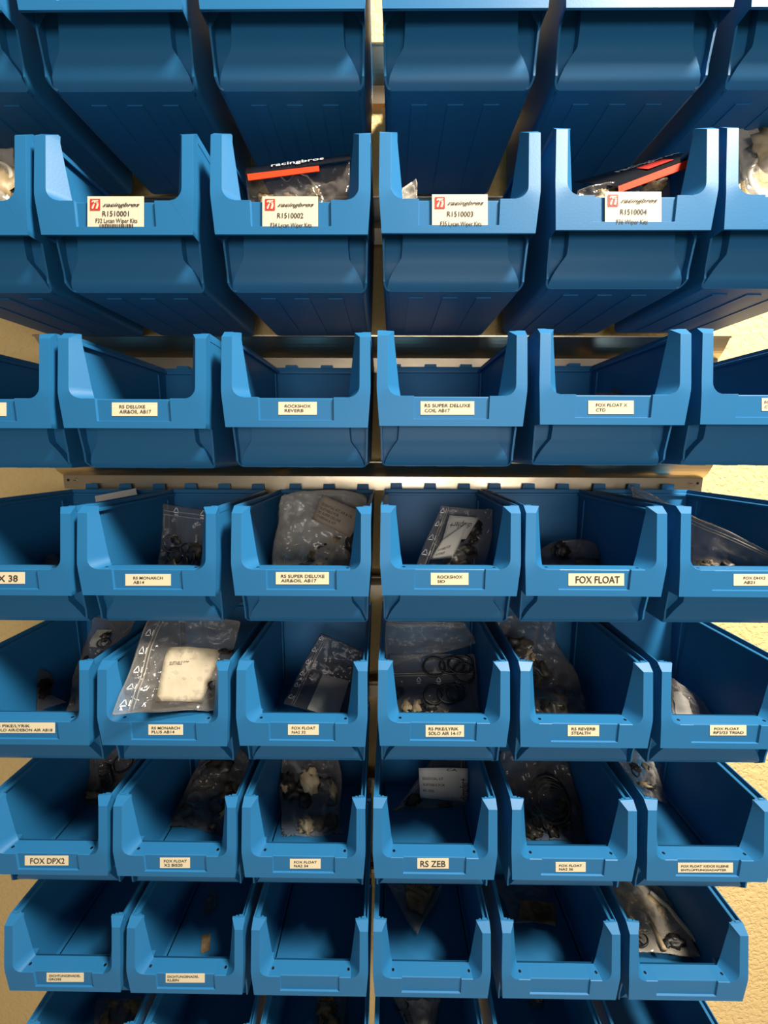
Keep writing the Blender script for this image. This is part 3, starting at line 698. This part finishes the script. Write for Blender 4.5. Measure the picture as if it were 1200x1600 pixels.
spill(o, B, (.1, .3, .9, .9), 10, 'foam', .015, 34); lump(o, B, .55, .33, .017, .022, .007, 'tan', 35, 'tan_part', .006); lump(o, B, .92, .42, .007, .016, .005, 'tan', 37, 'tan_part', .004); lump(o, B, .10, .36, .007, .009, .005, 'tan', 38, 'tan_part', .004); lump(o, B, .42, .82, .015, .016, .007, 'tan', 36, 'tan_part', .006)
CUR[0] = (6, 3)
o, B = make_bag('clear zip bag with a printed white slip at the back of the RS ZEB bin', [(690,1168,.71),(752,1172,.70),(752,1262,.675),(606,1282,.655)], 'film', .007, .003, 37, zipu=.03, marks=(.35, .06, .8, .06, 2, .009))
B2 = Bag([(654,1199,.668),(734,1200,.668),(736,1254,.652),(656,1246,.652)], .001, .0008, 37)
paper(o, B2, 0, 0, 1, 1, [('ESSENTIAL KIT', .07, .48, .30, .38), ('SUITABLE FOR', .07, .50, .50, .58), ('RS ZEB', .07, .28, .70, .78), ('CA', .55, .75, .02, .10)], vert=[('dimpfer+', .78, .94, .30, .95)], off=.001)
spill(o, B, (.1, .5, .6, .9), 4, 'foam', .012, 37)
CUR[0] = (6, 4)
o, B = make_bag('dark zip bag with a round black coil in the FOX FLOAT NA2 36 bin', [(785,1172,.71),(905,1178,.71),(930,1330,.600),(815,1328,.600)], 'smoky', .013, .007, 38)
for i in range(6): ring(o, B, .50+.02*(i % 3), .48+.02*i, .032-.003*(i % 3), .003, tilt=.1*i, off=.004)
spill(o, B, (.15, .55, .85, .95), 10, 'foam', .014, 38)
CUR[0] = (6, 5)
o, B = make_bag('small shiny clear bag at the back left of the ENTLÜFTUNGSADAPTER bin', [(962,1172,.71),(1012,1172,.71),(1045,1255,.675),(985,1235,.68)], 'film', .008, .007, 39)
spill(o, B, (.2, .3, .8, .8), 4, 'foam', .012, 39); lump(o, B, .5, .75, .014, .006, .006, 'tan', 41, 'tan_part')
# ---- seventh row (everything lies on the floors of the bins)
def floor_q(r, pts, h=.006): return [(x, y, None, zb(r)+h) for x, y in pts]
bm = bmesh.new(); q = [at(x, y, Z=zb(7)+.0035) for x, y in ((315,1461),(329,1458),(328,1484),(314,1490))]; poly_prism(bm, q, [p-Vector((0, 0, .0008)) for p in q])
tag(bm_obj('paper_scrap', bm, 'brown'), 'small tan card tag lying below crumpled scraps in the bin under FOX FLOAT X2', 'paper scrap')
CUR[0] = (7, 1)
o, B = make_bag('small crumpled film scrap at the back of the bin under FOX FLOAT X2', floor_q(7, [(328,1388),(342,1398),(335,1422),(318,1428)], .008), 'smoky', .004, .006, 42)
CUR[0] = (7, 3)
o, B = make_bag('small printed packet in a clear bag in the bin below RS ZEB', floor_q(7, [(602,1372),(690,1384),(652,1458),(636,1440)], .016), 'film', .008, .005, 43)
paper(o, B, .32, .06, .95, .72, [('WARNUNG', .12, .80, .15, .32), ('ESSENTIAL', .12, .75, .45, .52), ('OVERHAUL', .12, .60, .62, .70)], off=.002, m='tan', label='printed tan slip')
CUR[0] = (7, 4)
o, B = make_bag('dark clear bag with a grey tag in the bin below FOX FLOAT NA2 36', floor_q(7, [(772,1372),(850,1374),(872,1440),(800,1440)], .018), 'smoky', .010, .006, 44)
B2 = Bag(floor_q(7, [(812,1406),(868,1412),(868,1448),(810,1436)], .034), .001, .001, 45); paper(o, B2, 0, 0, 1, 1, off=.001, m='brown')
spill(o, B, (.5, .8, .95, 1.0), 4, 'tan', .006, 44, 'copper_part')
CUR[0] = (7, 5)
o, B = make_bag('large clear zip bag of tan tubes in the unlabelled bin at the right end', floor_q(7, [(945,1368),(1082,1378),(1122,1494),(992,1490)], .028), 'milky', .014, .006, 46, zipv=.74)
for k, (pts, col) in enumerate(((((.45, .25), (.60, .45), (.68, .65), (.80, .88), (.92, .98)), 'cream'), (((.2, .3), (.3, .5), (.34, .8), (.36, .98)), 'tan'), (((.6, .1), (.75, .3), (.9, .6)), 'tan'))):
    bm = bmesh.new(); pp = [B.base(u, v)+B.nn*.006 for u, v in pts]; sm = []
    for i in range(len(pp)-1):
        for t in range(5): sm.append(pp[i].lerp(pp[i+1], t/5))
    sm.append(pp[-1]); tube_bm(bm, sm, .0042, 10); bm_obj('tube', bm, col, o, True)
spill(o, B, (.1, .1, .8, .5), 7, 'tan', .016, 46, 'tan_part', .3); spill(o, B, (.1, .8, .9, .95), 5, 'foam', .012, 47)
# ---- lowest row
CUR[0] = (8, 0)
o, B = make_bag('crumpled bag of brown parts in the leftmost bin of the lowest row', floor_q(8, [(150,1560),(235,1558),(222,1612),(145,1612)], .02), 'smoky', .010, .006, 48); spill(o, B, (.1, .1, .9, .9), 7, 'brown', .012, 48, 'brown_part')
CUR[0] = (8, 2)
o, B = make_bag('clear bag of brown parts in the third bin of the lowest row', floor_q(8, [(492,1552),(545,1552),(540,1612),(500,1612)], .02), 'smoky', .010, .006, 49); spill(o, B, (.1, .1, .9, .9), 5, 'brown', .012, 49, 'brown_part')
CUR[0] = (8, 3)
o, B = make_bag('crumpled clear bag with a grey slip in the lowest row below the printed packet', floor_q(8, [(610,1550),(690,1562),(672,1615),(640,1615)], .02), 'milky', .010, .006, 50); paper(o, B, .3, .25, .9, .9, off=.001); spill(o, B, (.1, .1, .5, .9), 3, 'foam', .012, 50)
CUR[0] = (8, 4)
o, B = make_bag('small tan scrap of film in the lowest row below the grey-tagged bag', floor_q(8, [(828,1552),(850,1552),(848,1575),(832,1575)], .012), 'smoky', .006, .006, 51); spill(o, B, (.3, .3, .7, .7), 2, 'tan', .005, 51, 'tan_part')
print('SCENE BUILT', len(bpy.data.objects))

for o in bpy.data.objects:
    if 'label' in o and len(o['label'].replace('/', ' ').replace('&', ' ').replace('-', ' ').split()) > 16: print('LONG', o.name, o['label'])
